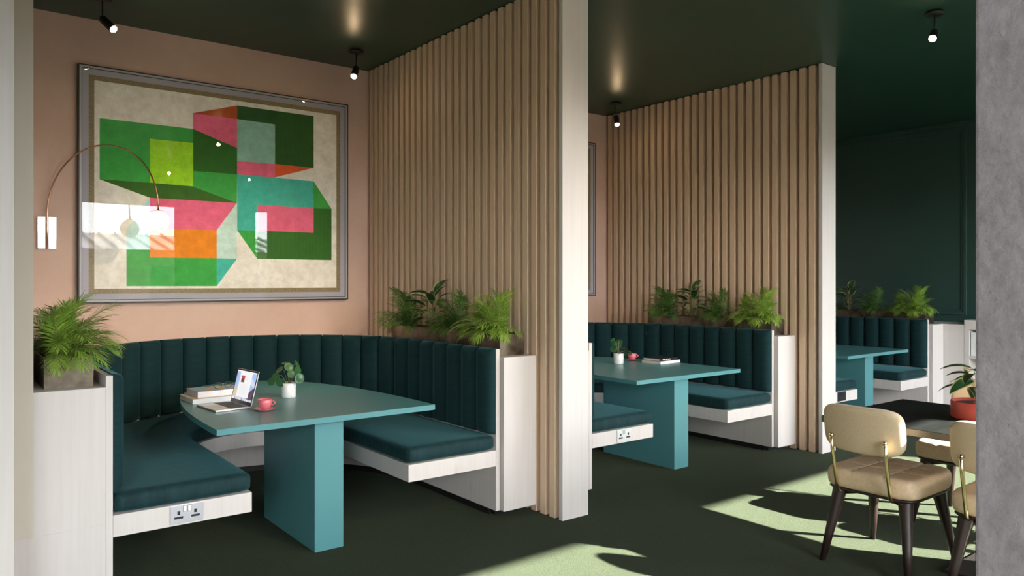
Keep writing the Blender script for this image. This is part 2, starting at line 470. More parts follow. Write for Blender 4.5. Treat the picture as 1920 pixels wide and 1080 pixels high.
def bench(label, plate='plate', rocker='white_plastic'):
    root = thing('booth_bench', label, 'bench', (BX, FY, 0), group='U-shaped booth benches')
    loc = (-BX, -FY, 0)
    uwall(MB(), BR, BR + 0.028, FY, 0.043, 1.036).build('back_board', M['white_ash'], root, bevel=0.0015, loc=loc)
    uwall(MB(), BR + 0.012, BR + 0.026, FY + 0.09, 0.0, 0.043).build('plinth', M['black'], root, loc=loc)
    uwall(MB(), BR - 0.6125, BR - 0.0005, FY, 0.319, 0.416).build('seat_base', M['white_ash'], root, bevel=0.0015, loc=loc)
    # seat cushion: rounded section swept round the U
    r_in, r_out = BR - 0.6145, BR - 0.004
    prof = []
    hz, hr = 0.046, (r_out - r_in) / 2
    for k in range(40):
        a = 2 * pi * k / 40
        e = 0.30
        cx_ = abs(cos(a)) ** 0.16 * (1 if cos(a) >= 0 else -1); cz_ = abs(sin(a)) ** 0.36 * (1 if sin(a) >= 0 else -1)
        prof.append((cx_, cz_))
    rings = []
    y0 = FY - 0.004
    stations = []
    for t in (0.0, 0.004, 0.010, 0.018, 0.028, 0.042, 0.07): stations.append(('s', y0 + t, 1, t))
    for i in range(1, 12): stations.append(('s', y0 + 0.07 + (BY - y0 - 0.07) * i / 12, 1, 1))
    for i in range(49): stations.append(('a', pi * i / 48, 0, 1))
    for i in range(11, 0, -1): stations.append(('s', y0 + 0.07 + (BY - y0 - 0.07) * i / 12, -1, 1))
    for t in (0.07, 0.042, 0.028, 0.018, 0.010, 0.004, 0.0): stations.append(('s', y0 + t, -1, t))
    vs, fs = [], []
    m = len(prof)
    for kind, q, side, t in stations:
        rnd = 0.042
        sh = 0.0 if t >= rnd else rnd - sqrt(max(0, rnd * rnd - (rnd - t) ** 2))
        for cxp, czp in prof:
            r = (r_in + r_out) / 2 + cxp * (hr - sh * 0.8)
            z = 0.4635 + czp * (hz - sh * 0.75) + 0.003 * (1 - cxp * cxp) * (1 if czp > 0 else 0)
            if kind == 's': vs.append((BX + side * r, q, z))
            else: vs.append((BX + r * cos(q), BY + r * sin(q), z))
    ns = len(stations)
    for i in range(ns - 1):
        for k in range(m):
            k2 = (k + 1) % m
            fs.append((i * m + k, (i + 1) * m + k, (i + 1) * m + k2, i * m + k2))
    fs.append(tuple(range(m))); fs.append(tuple(reversed(range((ns - 1) * m, ns * m))))
    MB().add(vs, fs, 0, True).build('seat_cushion', M['cushion'], root, loc=loc)
    # piping along the front edges of the cushion
    # backrest channels
    n_st, n_arc = 6, 19
    def channel(wd):
        mb = MB(); nx, nz = 14, 22
        z0, z1, th = 0.512, 1.041, 0.054
        vs, fs = [], []
        for j in range(nz + 1):
            tt = j / nz
            zz = z0 + (z1 - z0) * (0.5 - 0.5 * cos(pi * tt)) if True else 0
            e = min(1, (z1 - zz) / 0.030); e = sqrt(max(0, 1 - (1 - e) ** 2))
            e2 = min(1, (zz - z0) / 0.02); e2 = sqrt(max(0, 1 - (1 - e2) ** 2))
            for i in range(nx + 1):
                s = -cos(pi * i / nx)
                bul = (1 - abs(s) ** 2.6) ** 0.46
                sx = s * (0.93 + 0.07 * min(e, e2))
                vs.append((sx * wd / 2, -max(0.0, th * bul * (0.15 + 0.85 * min(e, e2)) * (1 if 0 < j < nz else 0)), zz))
        for j in range(nz):
            for i in range(nx):
                a = j * (nx + 1) + i
                fs.append((a, a + 1, a + nx + 2, a + nx + 1))
        # back
        b0 = len(vs)
        vs += [(-wd / 2 * .93, 0.0, z0), (wd / 2 * .93, 0.0, z0), (wd / 2 * .93, 0.0, z1), (-wd / 2 * .93, 0.0, z1)]
        fs.append((b0 + 3, b0 + 2, b0 + 1, b0))
        return mb.add(vs, fs, 0, True)
    st = (BY - FY) / n_st
    c_st = channel(st - 0.001); c_arc = channel(BR * pi / n_arc - 0.001)
    s0 = None; a0 = None
    for side in (1, -1):
        for i in range(n_st):
            x, y = BX + side * (BR - 0.001), FY + st * (i + 0.5)
            rz = -pi / 2 if side > 0 else pi / 2
            if s0 is None: s0 = c_st.build('backrest_channel', M['velvet'], root); o = s0
            else: o = s0.copy(); COL.objects.link(o); o.parent = root
            o.location = (x - BX, y - FY, 0); o.rotation_euler = (0, 0, rz)
    for i in range(n_arc):
        a = pi * (i + 0.5) / n_arc
        rr = (BR - 0.001) * cos(pi / n_arc / 2)
        x, y = BX + rr * cos(a), BY + rr * sin(a)
        if a0 is None: a0 = c_arc.build('backrest_channel', M['velvet'], root); o = a0
        else: o = a0.copy(); COL.objects.link(o); o.parent = root
        o.location = (x - BX, y - FY, 0); o.rotation_euler = (0, 0, a - pi / 2)
    return root
def socket(root, plate, rocker, lab, w_=0.146, h_=0.086, x=0.941, z=0.3715):
    s = MB().box(-w_ / 2, w_ / 2, -0.006, -0.0005, -h_ / 2, h_ / 2).build('power_socket', M[plate], root, bevel=0.002, loc=(x - BX, 0.0, z))
    tag(s, lab)
    hol = MB()
    for cx_ in (-0.037, 0.037):
        hol.box(cx_ - 0.006, cx_ + 0.006, -0.0072, -0.006, -0.003, 0.014)
        hol.box(cx_ - 0.019, cx_ + 0.019, -0.0072, -0.006, -0.021, -0.011)
    hol.build('pin_holes', M['dark_plastic'], s)
    sc_ = MB()
    for cx_ in (-0.062, 0.062): sc_.lathe([(0, 0), (0.003, 0)], 0, 0, 8)
    for cx_ in (-0.0095, 0.0095):
        mb = MB(); mb.box(cx_ - 0.0078, cx_ + 0.0078, -0.0068, -0.006, 0.008, 0.037, 1); mb.box(cx_ - 0.0062, cx_ + 0.0062, -0.009, -0.0068, 0.0096, 0.0354, 0)
        mb.build('rocker_switch', [M[rocker], M['dark_plastic']], s)
    return s
B1 = bench('U-shaped booth bench in dark teal channelled velvet around the laptop table')
B2 = dup(B1, D, 'U-shaped teal velvet booth bench in the middle booth between the two partitions')
B3 = dup(B1, 2 * D, 'teal velvet booth bench farthest away, seen right of the last partition')
socket(B1, 'plate', 'white_plastic', 'silver double power socket')
socket(B2, 'plate', 'white_plastic', 'silver double power socket')
socket(B3, 'dark_plastic', 'dark_plastic', 'black double power socket', x=0.948)

# ledge cabinets that carry the planters
def ledge(x0, x1, yf, label, y1=YW):
    root = thing('ledge_cabinet', label, 'cabinet', ((x0 + x1) / 2, yf, 0), group='planter ledges beside the benches')
    cx_ = (x0 + x1) / 2
    MB().box(x0 - cx_, x1 - cx_, 0, 0.018, 0.043, 0.986).build('front_panel', M['white_ash'], root, bevel=0.0015)
    MB().box(x0 - cx_, x1 - cx_, 0.018, y1 - yf - 0.003, 0.960, 0.986).build('top', M['white_ash'], root)
    MB().box(x0 - cx_ + 0.004, x1 - cx_ - 0.004, 0.018, y1 - yf - 0.003, 0.043, 0.960).build('carcass', M['white_ash'], root)
    MB().box(x0 - cx_ + 0.006, x1 - cx_ - 0.006, 0.10, y1 - yf - 0.003, 0.0, 0.043).build('plinth', M['black'], root)
    return root
XO = BX + BR + 0.028      # outside of the back board on the right
LR1 = ledge(XO + 0.001, 3.0190, 3.668, 'white ledge cabinet right of the laptop booth carrying the long planter')
LR2 = dup(LR1, D, 'white ledge cabinet right of the middle booth carrying the long planter')
LL1 = thing('ledge_cabinet', 'tall white ledge cabinet at the left with the square palm planter on it', 'cabinet', (0.4, 3.705, 0), group='planter ledges beside the benches')
XI = BX - BR - 0.028
MB().box(0.247 - 0.4, XI - 0.001 - 0.4, 0, 0.018, 0.0, 0.384).box(0.3325 - 0.4, XI - 0.001 - 0.4, 0, 0.018, 0.384, 0.986).build('front_panel', M['white_ash'], LL1, bevel=0.001)
MB().box(0.3325 - 0.4, XI - 0.001 - 0.4, 0.018, YW - 3.708, 0.960, 0.986).build('top', M['white_ash'], LL1)
MB().box(0.26 - 0.4, XI - 0.003 - 0.4, 0.018, YW - 3.708, 0.0, 0.960).build('carcass', M['white_ash'], LL1)
# left ledges of booths 2 and 3, between partition and bench (partly hidden)
for k, lab in ((1, 'narrow white ledge cabinet between first partition and middle bench'), (2, 'narrow white ledge cabinet between second partition and last bench')):
    ledge(3.0203 + 0.215 + (k - 1) * D, XI - 0.001 + k * D, 3.709, lab)
# last ledge reaches the green wall
LR3 = thing('ledge_cabinet', 'white ledge cabinet right of the last booth running to the green wall', 'cabinet', (9.1, 3.668, 0), group='planter ledges beside the benches')
x3 = XO + 0.001 + 2 * D
x4 = 8.85
# return face runs towards the bookcase
MB().box(x3 - 9.1, x4 - 9.1, 0, 0.018, 0.043, 0.986).build('front_panel', M['white_ash'], LR3, bevel=0.001)
MB().box(x4 - 9.1, x4 - 9.1 + 0.018, -0.21, 0.0, 0.0, 0.986).box(x4 - 9.1 + 0.018, XR - 9.1 - 0.025, -0.21, 0.0, 0.0, 0.96).build('side_panel', M['white_ash'], LR3, bevel=0.001)
MB().box(x3 - 9.1, XR - 9.1 - 0.025, 0.018, YW - 3.671, 0.960, 0.986).box(x4 - 9.1 + 0.018, XR - 9.1 - 0.025, -0.21, 0.018, 0.960, 0.986).build('top', M['white_ash'], LR3)
MB().box(x3 + 0.004 - 9.1, XR - 9.1 - 0.025, 0.018, YW - 3.671, 0.0, 0.960).build('carcass', M['white_ash'], LR3)
# corner infill tops behind the curved backs
for k, lab in ((0, 'laptop booth'), (1, 'middle booth'), (2, 'last booth')):
    mb = MB(); pts = []
    xr_ = XO - 0.0005 ; xl_ = XI + 0.0005
    arc = [(BX + (BR + 0.029) * cos(a * pi / 48), BY + (BR + 0.029) * sin(a * pi / 48)) for a in range(49)]
    top = []
    vs = [(x, y, 0.986) for x, y in arc] + [(x, YW, 0.986) for x, y in arc] + [(x, y, 0.961) for x, y in arc] + [(x, YW, 0.961) for x, y in arc]
    fs = []
    for i in range(48):
        fs += [(i, i + 49, i + 50, i + 1), (98 + i, 98 + i + 1, 147 + i + 1, 147 + i), (i, i + 1, 99 + i, 98 + i)]
    o = mb.add(vs, fs).build('corner_shelf', M['white_ash'], loc=(k * D, 0, 0))
    tag(o, 'thin white shelf behind the curved back of the %s bench' % lab, 'shelf', 'shelves behind the bench backs')

# ============================================================ TABLES
TX = 1.6905
def booth_table(label):
    root = thing('booth_table', label, 'table', (TX, 3.7152, 0), group='teal half-oval booth tables')
    a, b_, n = 0.6126, 1.70, 2.35
    pts = [(-a, 0), (a, 0)]
    pts = [(a * (abs(cos(t)) ** (2 / n)) * (1 if cos(t) >= 0 else -1), b_ * abs(sin(t)) ** (2 / n)) for t in [pi * i / 64 for i in range(65)]]
    MB().prism(pts, T - 0.0295, T).build('table_top', M['teal'], root, bevel=0.0015)
    MB().box(1.6183 - TX, 1.7834 - TX, 3.8264 - 3.7152, 4.60 - 3.7152, 0.0, T - 0.03).build('pedestal', M['teal'], root, bevel=0.002)
    MB().box(1.63 - TX, 1.785 - TX, 3.9 - 3.7152, 4.56 - 3.7152, T - 0.05, T - 0.03).build('under_rail', M['teal'], root)
    return root
T1 = booth_table('teal booth table carrying the laptop, its open end on a solid pedestal')
T2 = dup(T1, D, 'teal booth table in the middle booth with two books and a white pot')
T3 = dup(T1, 2 * D, 'bare teal booth table farthest away behind the cream chair')
ART = [('green', [(0.931, 2.603), (1.557, 2.604), (1.557, 2.287), (1.884, 2.29), (1.882, 2.066), (1.557, 2.168), (1.257, 2.174), (0.931, 2.172)]),
       ('dark_green', [(0.931, 2.172), (1.257, 2.174), (1.557, 2.168), (1.882, 2.066), (1.257, 2.064)]),
       ('lime', [(1.257, 2.495), (1.557, 2.498), (1.557, 2.172), (1.257, 2.174)]),
       ('pink', [(1.557, 2.723), (1.884, 2.722), (1.884, 2.496), (1.557, 2.604)]),
       ('rust', [(1.557, 2.723), (1.884, 2.828), (1.884, 2.722)]),
       ('deep_green', [(1.557, 2.604), (1.884, 2.496), (1.884, 2.29), (1.557, 2.287)]),
       ('forest', [(1.884, 2.828), (2.511, 2.829), (2.511, 2.398), (2.185, 2.4), (2.185, 2.718), (1.884, 2.722)]),
       ('grey_teal', [(1.884, 2.722), (2.185, 2.718), (2.185, 2.4), (1.884, 2.394)]),
       ('pink', [(1.884, 2.394), (2.185, 2.4), (2.185, 2.288), (1.884, 2.29)]),
       ('orange_red', [(2.185, 2.4), (2.511, 2.398), (2.185, 2.292)]),
       ('teal_print', [(1.884, 2.29), (2.511, 2.287), (2.511, 2.061), (2.042, 2.06), (2.042, 1.857), (1.884, 1.854)]),
       ('green', [(2.511, 2.287), (2.669, 2.066), (2.511, 2.061)]),
       ('pink', [(2.042, 2.06), (2.511, 2.061), (2.511, 1.858), (2.042, 1.857)]),
       ('deep_green', [(2.511, 2.061), (2.669, 2.066), (2.669, 1.634), (2.042, 1.633), (2.042, 1.857), (2.511, 1.858)]),
       ('green', [(1.884, 1.854), (2.042, 1.857), (2.042, 1.633)]),
       ('pink', [(1.257, 2.064), (1.882, 2.066), (1.729, 1.847), (1.257, 1.842)]),
       ('orange', [(1.257, 1.842), (1.729, 1.847), (1.729, 1.631), (1.257, 1.629)]),
       ('pale_blue', [(1.729, 1.847), (1.882, 2.066), (1.882, 1.63), (1.729, 1.631)]),
       ('pale_aqua', [(1.102, 1.823), (1.257, 2.064), (1.257, 1.685), (1.102, 1.681)]),
       ('green', [(1.102, 1.681), (1.257, 1.685), (1.257, 1.629), (1.729, 1.631), (1.729, 1.417), (1.102, 1.419)]),
       ('teal_print', [(1.729, 1.631), (1.882, 1.63), (1.729, 1.417)])]

# ============================================================ PICTURES
def picture(x0, x1, z0, z1, label, polys=True):
    root = thing('framed_print', label, 'picture', ((x0 + x1) / 2, YW, z0), group='large framed prints on the pink wall')
    W, H_ = x1 - x0, z1 - z0
    def ring(mb, a, b, ya, yb, mi=0):
        # a outer inset, b inner inset
        X0, X1, Z0, Z1 = -W / 2 + a, W / 2 - a, a, H_ - a
        t = b - a
        mb.box(X0, X1, ya, yb, Z0, Z0 + t, mi); mb.box(X0, X1, ya, yb, Z1 - t, Z1, mi)
        mb.box(X0, X0 + t, ya, yb, Z0 + t, Z1 - t, mi); mb.box(X1 - t, X1, ya, yb, Z0 + t, Z1 - t, mi)
    fm = MB()
    ring(fm, 0.0, 0.008, -0.046, -0.002, 0)
    ring(fm, 0.008, 0.021, -0.043, -0.002, 1)
    ring(fm, 0.021, 0.025, -0.038, -0.002, 0)
    fm.build('frame', [M['black'], flat('silver_frame', (0.42, 0.42, 0.46, 1), 0.35)], root)
    mt = MB(); ring(mt, 0.025, 0.066, -0.034, -0.010, 0); ring(mt, 0.066, 0.1005, -0.0325, -0.010, 1)
    mt.build('mount', [flat('lilac_mount', (0.42, 0.42, 0.48, 1), 0.8), M['gold_band']], root)
    pr = MB(); pr.box(-W / 2 + 0.1, W / 2 - 0.1, -0.031, -0.012, 0.1, H_ - 0.1, 0)
    names = ['paper']
    if polys:
        cx_ = (x0 + x1) / 2
        for i, (n, ps) in enumerate(ART):
            if n not in names: names.append(n)
            y = -0.0315 - 0.00006 * i
            pr.add([(px - cx_, y, pz - z0) for px, pz in ps], [tuple(range(len(ps)))], names.index(n))
    else:
        names.append('forest'); pr.add([(0.2, -0.0316, 0.2), (W / 2 - 0.105, -0.0316, 0.2), (W / 2 - 0.105, -0.0316, H_ - 0.2), (0.2, -0.0316, H_ - 0.2)], [(0, 1, 2, 3)], 1)
    o = pr.build('print', [M['ink_' + n] for n in names], root)
    MB().box(-W / 2 + 0.023, W / 2 - 0.023, -0.0375, -0.036, 0.023, H_ - 0.023).build('glazing', M['glass'], root)
    return root
M['gold_band'] = mat('gold leaf band', (0.20, 0.155, 0.075, 1), 0.6, (0.34, 0.27, 0.14, 1), (90, 90, 90), 3)
def ink(n, c, k=1.28):
    c2 = tuple(min(1, q * k) for q in c[:3]) + (1,)
    c = tuple(q / k ** .5 for q in c[:3]) + (1,)
    M['ink_' + n] = mat('ink ' + n.replace('_', ' '), c, 0.75, c2, (11, 11, 11), 10, nrough=0.8)
for n, c in dict(paper=(0.86, 0.82, 0.72), green=(0.035, 0.33, 0.05), dark_green=(0.03, 0.12, 0.006), lime=(0.30, 0.62, 0.01),
                 pink=(0.72, 0.12, 0.22), rust=(0.42, 0.08, 0.01), deep_green=(0.018, 0.12, 0.006), forest=(0.008, 0.085, 0.008),
                 grey_teal=(0.23, 0.45, 0.37), orange_red=(0.62, 0.09, 0.015), teal_print=(0.045, 0.42, 0.33),
                 orange=(0.72, 0.22, 0.005), pale_blue=(0.48, 0.66, 0.60), pale_aqua=(0.42, 0.70, 0.66)).items():
    ink(n, tuple(min(0.9, q * (1.0 if n == 'paper' else 1.18)) for q in c))
for n_, k_ in (('paper', 1.0),):
    pass
picture(0.797, 2.815, 1.300, 2.965, 'large framed geometric print of green, pink and orange overlapping boxes')
picture(0.797 + D, 2.815 + D + 0.012, 1.296, 2.965, 'framed print mostly hidden behind the first end post, only its right edge visible', polys=False)

# ============================================================ WALL LAMP
WLx = 0.6145
wl_ = thing('wall_lamp', 'copper arc wall lamp with a glowing opal globe in front of the print', 'lamp', (WLx, YW, 1.675))
pl = MB(); pl.box(-0.054, -0.009, -0.022, 0, 0, 0.216, 0); pl.box(0.009, 0.054, -0.022, 0, 0, 0.216, 0); pl.box(-0.009, 0.009, -0.010, 0, 0, 0.216, 1)
pl.build('wall_plate', [M['chrome'], M['copper']], wl_, bevel=0.001)
gx, gy, gz = 1.21 - WLx, 5.49 - YW, 1.862 - 1.675
bx, by = 0.0, -0.026
pts = [(bx, by, 0.002), (bx, by, 0.12), (bx, by, 0.20)]
for i in range(0, 33):
    a = pi * i / 32
    s = (1 - cos(a)) / 2
    pts.append((bx + (gx - bx) * s, by + (gy - by) * s, 0.215 + 0.463 * sin(a) ** 0.93 + (gz + 0.075 - 0.215) * s))
MB().tube(pts, 0.0052, 12).build('arc_arm', M['copper'], wl_)
cap = MB(); cap.lathe([(0, .068), (.026, .066), (.026, .071), (.007, .073), (.007, .084), (0, .084)], gx, gy, 20); 
cap.build('globe_cap', M['copper'], wl_, loc=(0, 0, gz))
g = MB(); g.lathe([(max(0.0, 0.0685 * sin(pi * i / 24)), -0.0685 * cos(pi * i / 24)) for i in range(25)], 0, 0, 40)
g.build('opal_globe', M['globe'], wl_, loc=(gx, gy, gz))

# ============================================================ CEILING SPOTS
def spot(x, y, aim, label, power=9, size=75):
    root = thing('ceiling_spotlight', label, 'spotlight', (x, y, C), group='small black ceiling spotlights')
    MB().lathe([(0, -0.024), (0.05, -0.024), (0.056, -0.018), (0.056, -0.001), (0, -0.001)], 0, 0, 32).build('ceiling_rose', M['black'], root)
    MB().tube([(0, 0, -0.02), (0, 0, -0.135)], 0.005, 10).build('rod', M['black'], root)
    d = Vector(aim).normalized()
    q = Vector((0, 0, -1)).rotation_difference(d)
    piv = Vector((0, 0, -0.140))
    hd = MB().lathe([(0, 0.010), (0.018, 0.008), (0.026, -0.004), (0.026, -0.118), (0.0225, -0.120), (0.0225, -0.113), (0, -0.113)], 0, 0, 28)
    h = hd.build('head', M['black'], root, loc=piv); h.rotation_mode = 'QUATERNION'; h.rotation_quaternion = q
    ln = MB().lathe([(0, -0.132), (0.010, -0.1305), (0.018, -0.1265), (0.0222, -0.1195), (0.0222, -0.1135)], 0, 0, 24).build('lens', M['lens'], h)
    ld = bpy.data.lights.new('spot_beam', 'SPOT'); ld.energy = power; ld.color = (1, 0.80, 0.55); ld.spot_size = radians(size); ld.spot_blend = 0.8; ld.shadow_soft_size = 0.02
    lo = bpy.data.objects.new('spot_beam', ld); COL.objects.link(lo); lo.parent = h; lo.location = (0, 0, -0.14)
    return root
spot(0.873, 5.487, (0.42, -0.62, -0.62), 'left spotlight above the laptop booth, in front of the pink wall')
spot(2.681, 5.514, (-0.42, -0.5, -0.7), 'spotlight above the laptop booth near the right corner of the pink wall')
spot(5.587, 5.488, (-0.32, -0.45, -0.8), 'spotlight glowing above the middle booth')
spot(0.873 + D, 5.487, (0.42, -0.62, -0.62), 'spotlight above the middle booth, hidden behind the slats')
spot(5.425, 2.305, (-0.85, -0.25, -0.62), 'nearest spotlight on the green ceiling at the upper right')
for x, y, aim, wh in ((2.74, 2.54, (-1.05, 3.45, -2.25), 'its dot is the highest'), (2.89, -0.53, (-1.2, 6.5, -2.4), 'its dot is on the lime square'), (4.07, -0.50, (0.6, 6.5, -2.4), 'its dot is on the turquoise shape')):
    spot(x, y, aim, 'ceiling spotlight mirrored in the picture glass, ' + wh, 110, 44)

# ============================================================ PLANTS
def frond_mesh(L, lw, n, rise, droop, seed, leafw=0.0045, stem=0.10):
    """feather palm frond growing along +x, arching down"""
    rnd = random.Random(seed)
    mb = MB()
    def rp(t):
        a0, a1 = rise, rise - droop
        # integrate the heading
        x = z = 0.0; k = 12
        for i in range(k):
            a = a0 + (a1 - a0) * (t * (i + .5) / k) ** 1.2
            x += cos(a) * L * t / k; z += sin(a) * L * t / k
        return Vector((x, 0, z))
    rach = [rp(i / 9) for i in range(10)]
    mb.tube(rach, [0.0028 - 0.0019 * i / 9 for i in range(10)], 5, 1, cap=False)
    for i in range(n):
        t = stem + (1 - stem) * (i + .5) / n
        p = rp(t); fw = (rp(min(1, t + .02)) - rp(t - .02)).normalized()
        up = fw.cross(Vector((0, 1, 0))) * -1
        if up.z < 0 and fw.x > 0: up = -up
        ln = lw * (sin(pi * (0.12 + 0.80 * (t - stem) / (1 - stem))) ** 0.7) * rnd.uniform(0.86, 1.1)
        for s in (-1, 1):
            ang = radians(62 - 40 * t + rnd.uniform(-6, 6))
            d = (fw * cos(ang) + Vector((0, s, 0)) * sin(ang) + up * 0.22).normalized()
            w_ = leafw * rnd.uniform(0.85, 1.15)
            side = d.cross(up).normalized()
            vs = []
            dr = rnd.uniform(0.18, 0.5)
            for q, wk in ((0, 0.45), (0.3, 1.0), (0.65, 0.8), (1.0, 0.05)):
                c = p + d * ln * q + Vector((0, 0, -1)) * dr * ln * q * q
                vs += [c - side * w_ * wk / 2, c + side * w_ * wk / 2]
            mb.add(vs, [(0, 1, 3, 2), (2, 3, 5, 4), (4, 5, 7, 6)], 0, True)
    return mb

def link_copy(o, parent, loc, rot, s=1.0):
    c = o.copy(); COL.objects.link(c); c.parent = parent; c.location = loc; c.rotation_euler = rot; c.scale = (s, s, s)
    return c
_fr = {}
def frond_protos(kind):
    if kind in _fr: return _fr[kind]
    lm = {'palm': M['leaf_palm'], 'bright': M['leaf_bright']}[kind]
    ms = []
    for k, (L, lw, n, ri, dr) in enumerate(((0.31, 0.125, 26, 1.42, 1.25), (0.27, 0.11, 24, 1.15, 1.7), (0.23, 0.10, 20, 0.8, 1.6), (0.18, 0.08, 16, 1.0, 1.9))):
        o = frond_mesh(L, lw, n, ri, dr, 11 * k + (3 if kind == 'palm' else 5)).build('frond', [lm, M['stem']])
        ms.append(o.data); bpy.data.objects.remove(o)
    _fr[kind] = ms
    return ms
def palm(x, y, z, label, kind, n, s, seed, group=None, squash=(1, 1), spread=0.04, az_bias=None, keep=None):
    rnd = random.Random(seed)
    root = thing('potted_palm', label, 'plant', (x, y, z), group=group)
    ms = frond_protos(kind)
    for i in range(n):
        u = (i + .5) / n
        k = 0 if u < 0.3 else 1 if u < 0.58 else 2 if u < 0.8 else 3
        az = i * 2.399 + rnd.uniform(-.3, .3)
        if az_bias is not None and rnd.random() < 0.5: az = az_bias + rnd.gauss(0, 0.6)
        if keep: az = keep + ((az - keep + pi) % (2 * pi) - pi) * 0.52
        o = bpy.data.objects.new('frond', ms[k]); COL.objects.link(o); o.parent = root
        o.location = (cos(az) * spread * rnd.random() * squash[0], sin(az) * spread * rnd.random() * squash[1], 0.0)
        tilt = rnd.uniform(-0.30, 0.25) - (0.45 if u < 0.16 else 0)
        o.rotation_euler = (rnd.uniform(-.25, .25), tilt, az)
        q = s * rnd.uniform(0.82, 1.12)
        o.scale = (q, q, q)
    return root

def blade_leaf(L, W_, fold, curl, mi_edge=True, tip=1.6, base=0.5):
    """lance shaped leaf along +x with a yellow margin"""
    mb = MB(); n = 9; vs = []
    for i in range(n + 1):
        t = i / n
        hw = W_ / 2 * (sin(pi * min(1, t ** 0.75)) ** 0.8 if 0 < t < 1 else 0.02)
        a = curl * t
        x = L * (sin(a) / curl if abs(curl) > 1e-3 else t); z = -L * (1 - cos(a)) / curl if abs(curl) > 1e-3 else 0
        for k in (-1, -0.78, 0, 0.78, 1):
            vs.append((x, hw * k, z + abs(k) * hw * fold))
    fs, = [[]]
    for i in range(n):
        for k in range(4):
            a = i * 5 + k
            mb_i = 1 if (k in (0, 3) and mi_edge) else 0
            fs.append((a, a + 5, a + 6, a + 1))
    b = MB(); b.add(vs, fs, 0, True)
    if mi_edge: b.mi = [1 if (j % 4) in (0, 3) else 0 for j in range(len(fs))]
    return b
_lm = {}
def leaf_data(key, fn, mats):
    if key not in _lm:
        o = fn().build('leaf', mats); _lm[key] = o.data; bpy.data.objects.remove(o)
    return _lm[key]
def variegated(x, y, z, label, n, s, seed, group=None, cat='plant', name='variegated_plant', rise=(0.55, 1.25), hgt=(0.06, 0.2)):
    rnd = random.Random(seed)
    root = thing(name, label, cat, (x, y, z), group=group)
    d = leaf_data('var', lambda: blade_leaf(0.12, 0.052, 0.25, 0.9), [M['leaf_dark'], M['leaf_edge']])
    st = MB()
    for i in range(n):
        az = i * 2.399 + rnd.uniform(-.3, .3); u = (i + .5) / n
        h = (hgt[1] - (hgt[1] - hgt[0]) * u) * s; r = (0.015 + 0.035 * u) * s
        p = Vector((cos(az) * r, sin(az) * r, h))
        st.tube([(cos(az) * .006, sin(az) * .006, 0), (p.x * .5, p.y * .5, h * .6), tuple(p)], [0.0022, 0.0018, 0.0014], 5)
        o = bpy.data.objects.new('leaf', d); COL.objects.link(o); o.parent = root
        o.location = p; o.rotation_euler = (rnd.uniform(-.4, .4), -rnd.uniform(*rise) + 0.75 * u, az); q = s * rnd.uniform(.8, 1.15); o.scale = (q, q, q)
    st.build('stems', M['stem'], root)
    return root

# square metal planter at the left, on the ledge
def planter(x0, x1, y0, y1, z0, z1, label, group):
    root = thing('metal_planter', label, 'planter', ((x0 + x1) / 2, (y0 + y1) / 2, z0), group=group)
    hx, hy, h = (x1 - x0) / 2, (y1 - y0) / 2, z1 - z0
    t = 0.006
    b = MB()
    b.box(-hx, hx, -hy, -hy + t, 0, h); b.box(-hx, hx, hy - t, hy, 0, h)
    b.box(-hx, -hx + t, -hy + t, hy - t, 0, h); b.box(hx - t, hx, -hy + t, hy - t, 0, h)
    b.box(-hx + t, hx - t, -hy + t, hy - t, 0, t)
    b.build('trough', M['bronze'], root, bevel=0.001)
    MB().box(-hx + t, hx - t, -hy + t, hy - t, t, h - 0.022).build('soil', M['soil'], root)
    return root
SZ = 0.986
planter(0.378, 0.567, 3.786, 5.12, SZ, 1.122, 'mottled metal planter holding the bushy palm at the left edge', 'metal planters on the ledges')
palm(0.455, 3.875, 1.10, 'bushy bright green palm in the metal planter at the left', 'bright', 52, 0.97, 4, keep=-0.25, spread=0.05)
palm(0.47, 4.12, 1.10, 'darker palm behind the bushy bright palm at the left', 'palm', 34, 0.84, 9, spread=0.06)
palm(0.47, 4.45, 1.10, 'dark palm farther back in the left planter', 'palm', 26, 0.8, 19, spread=0.06)

tr1 = planter(2.803, 2.995, 3.757, 5.16, SZ, 1.121, 'long metal planter on the ledge right of the laptop booth', 'metal planters on the ledges')
rows = []
rows.append((palm(2.88, 3.90, 1.10, 'bright green palm at the near end of the long planter by the laptop booth', 'bright', 46, 0.98, 21, keep=pi, spread=0.05), 'bright green palm at the near end of the %s planter'))
rows.append((palm(2.89, 4.10, 1.10, '', 'bright', 24, 0.72, 28, keep=pi, spread=0.06, az_bias=3.6), 'low bushy palm beside the bright palm in the %s planter'))
rows.append((palm(2.88, 4.37, 1.10, '', 'palm', 34, 0.88, 33, keep=pi, spread=0.06, az_bias=3.4), 'arching mid green palm in the middle of the %s planter'))
rows.append((variegated(2.865, 4.66, 1.10, '', 18, 1.35, 5), 'dark plant with yellow edged leaves in the %s planter'))
rows.append((palm(2.88, 4.95, 1.10, '', 'palm', 38, 0.98, 47, keep=pi, spread=0.07, az_bias=3.3), 'dark green palm at the far end of the %s planter'))
rows.append((tr1, 'long metal planter with four plants in the %s row'))
NM = ['laptop booth', 'middle booth', 'last booth']
for o, lab in rows:
    o['label'] = lab % NM[0]
    for k in (1, 2):
        c = dup(o, D * k, lab % NM[k])
tr1['label'] = 'long metal planter on the ledge right of the laptop booth'
for o in bpy.data.objects:
    if o.name.startswith('metal_planter') and 'row' in (o.get('label') or ''):
        o['label'] = 'long metal planter on the ledge right of the ' + ('middle' if 'middle' in o['label'] else 'last') + ' booth'

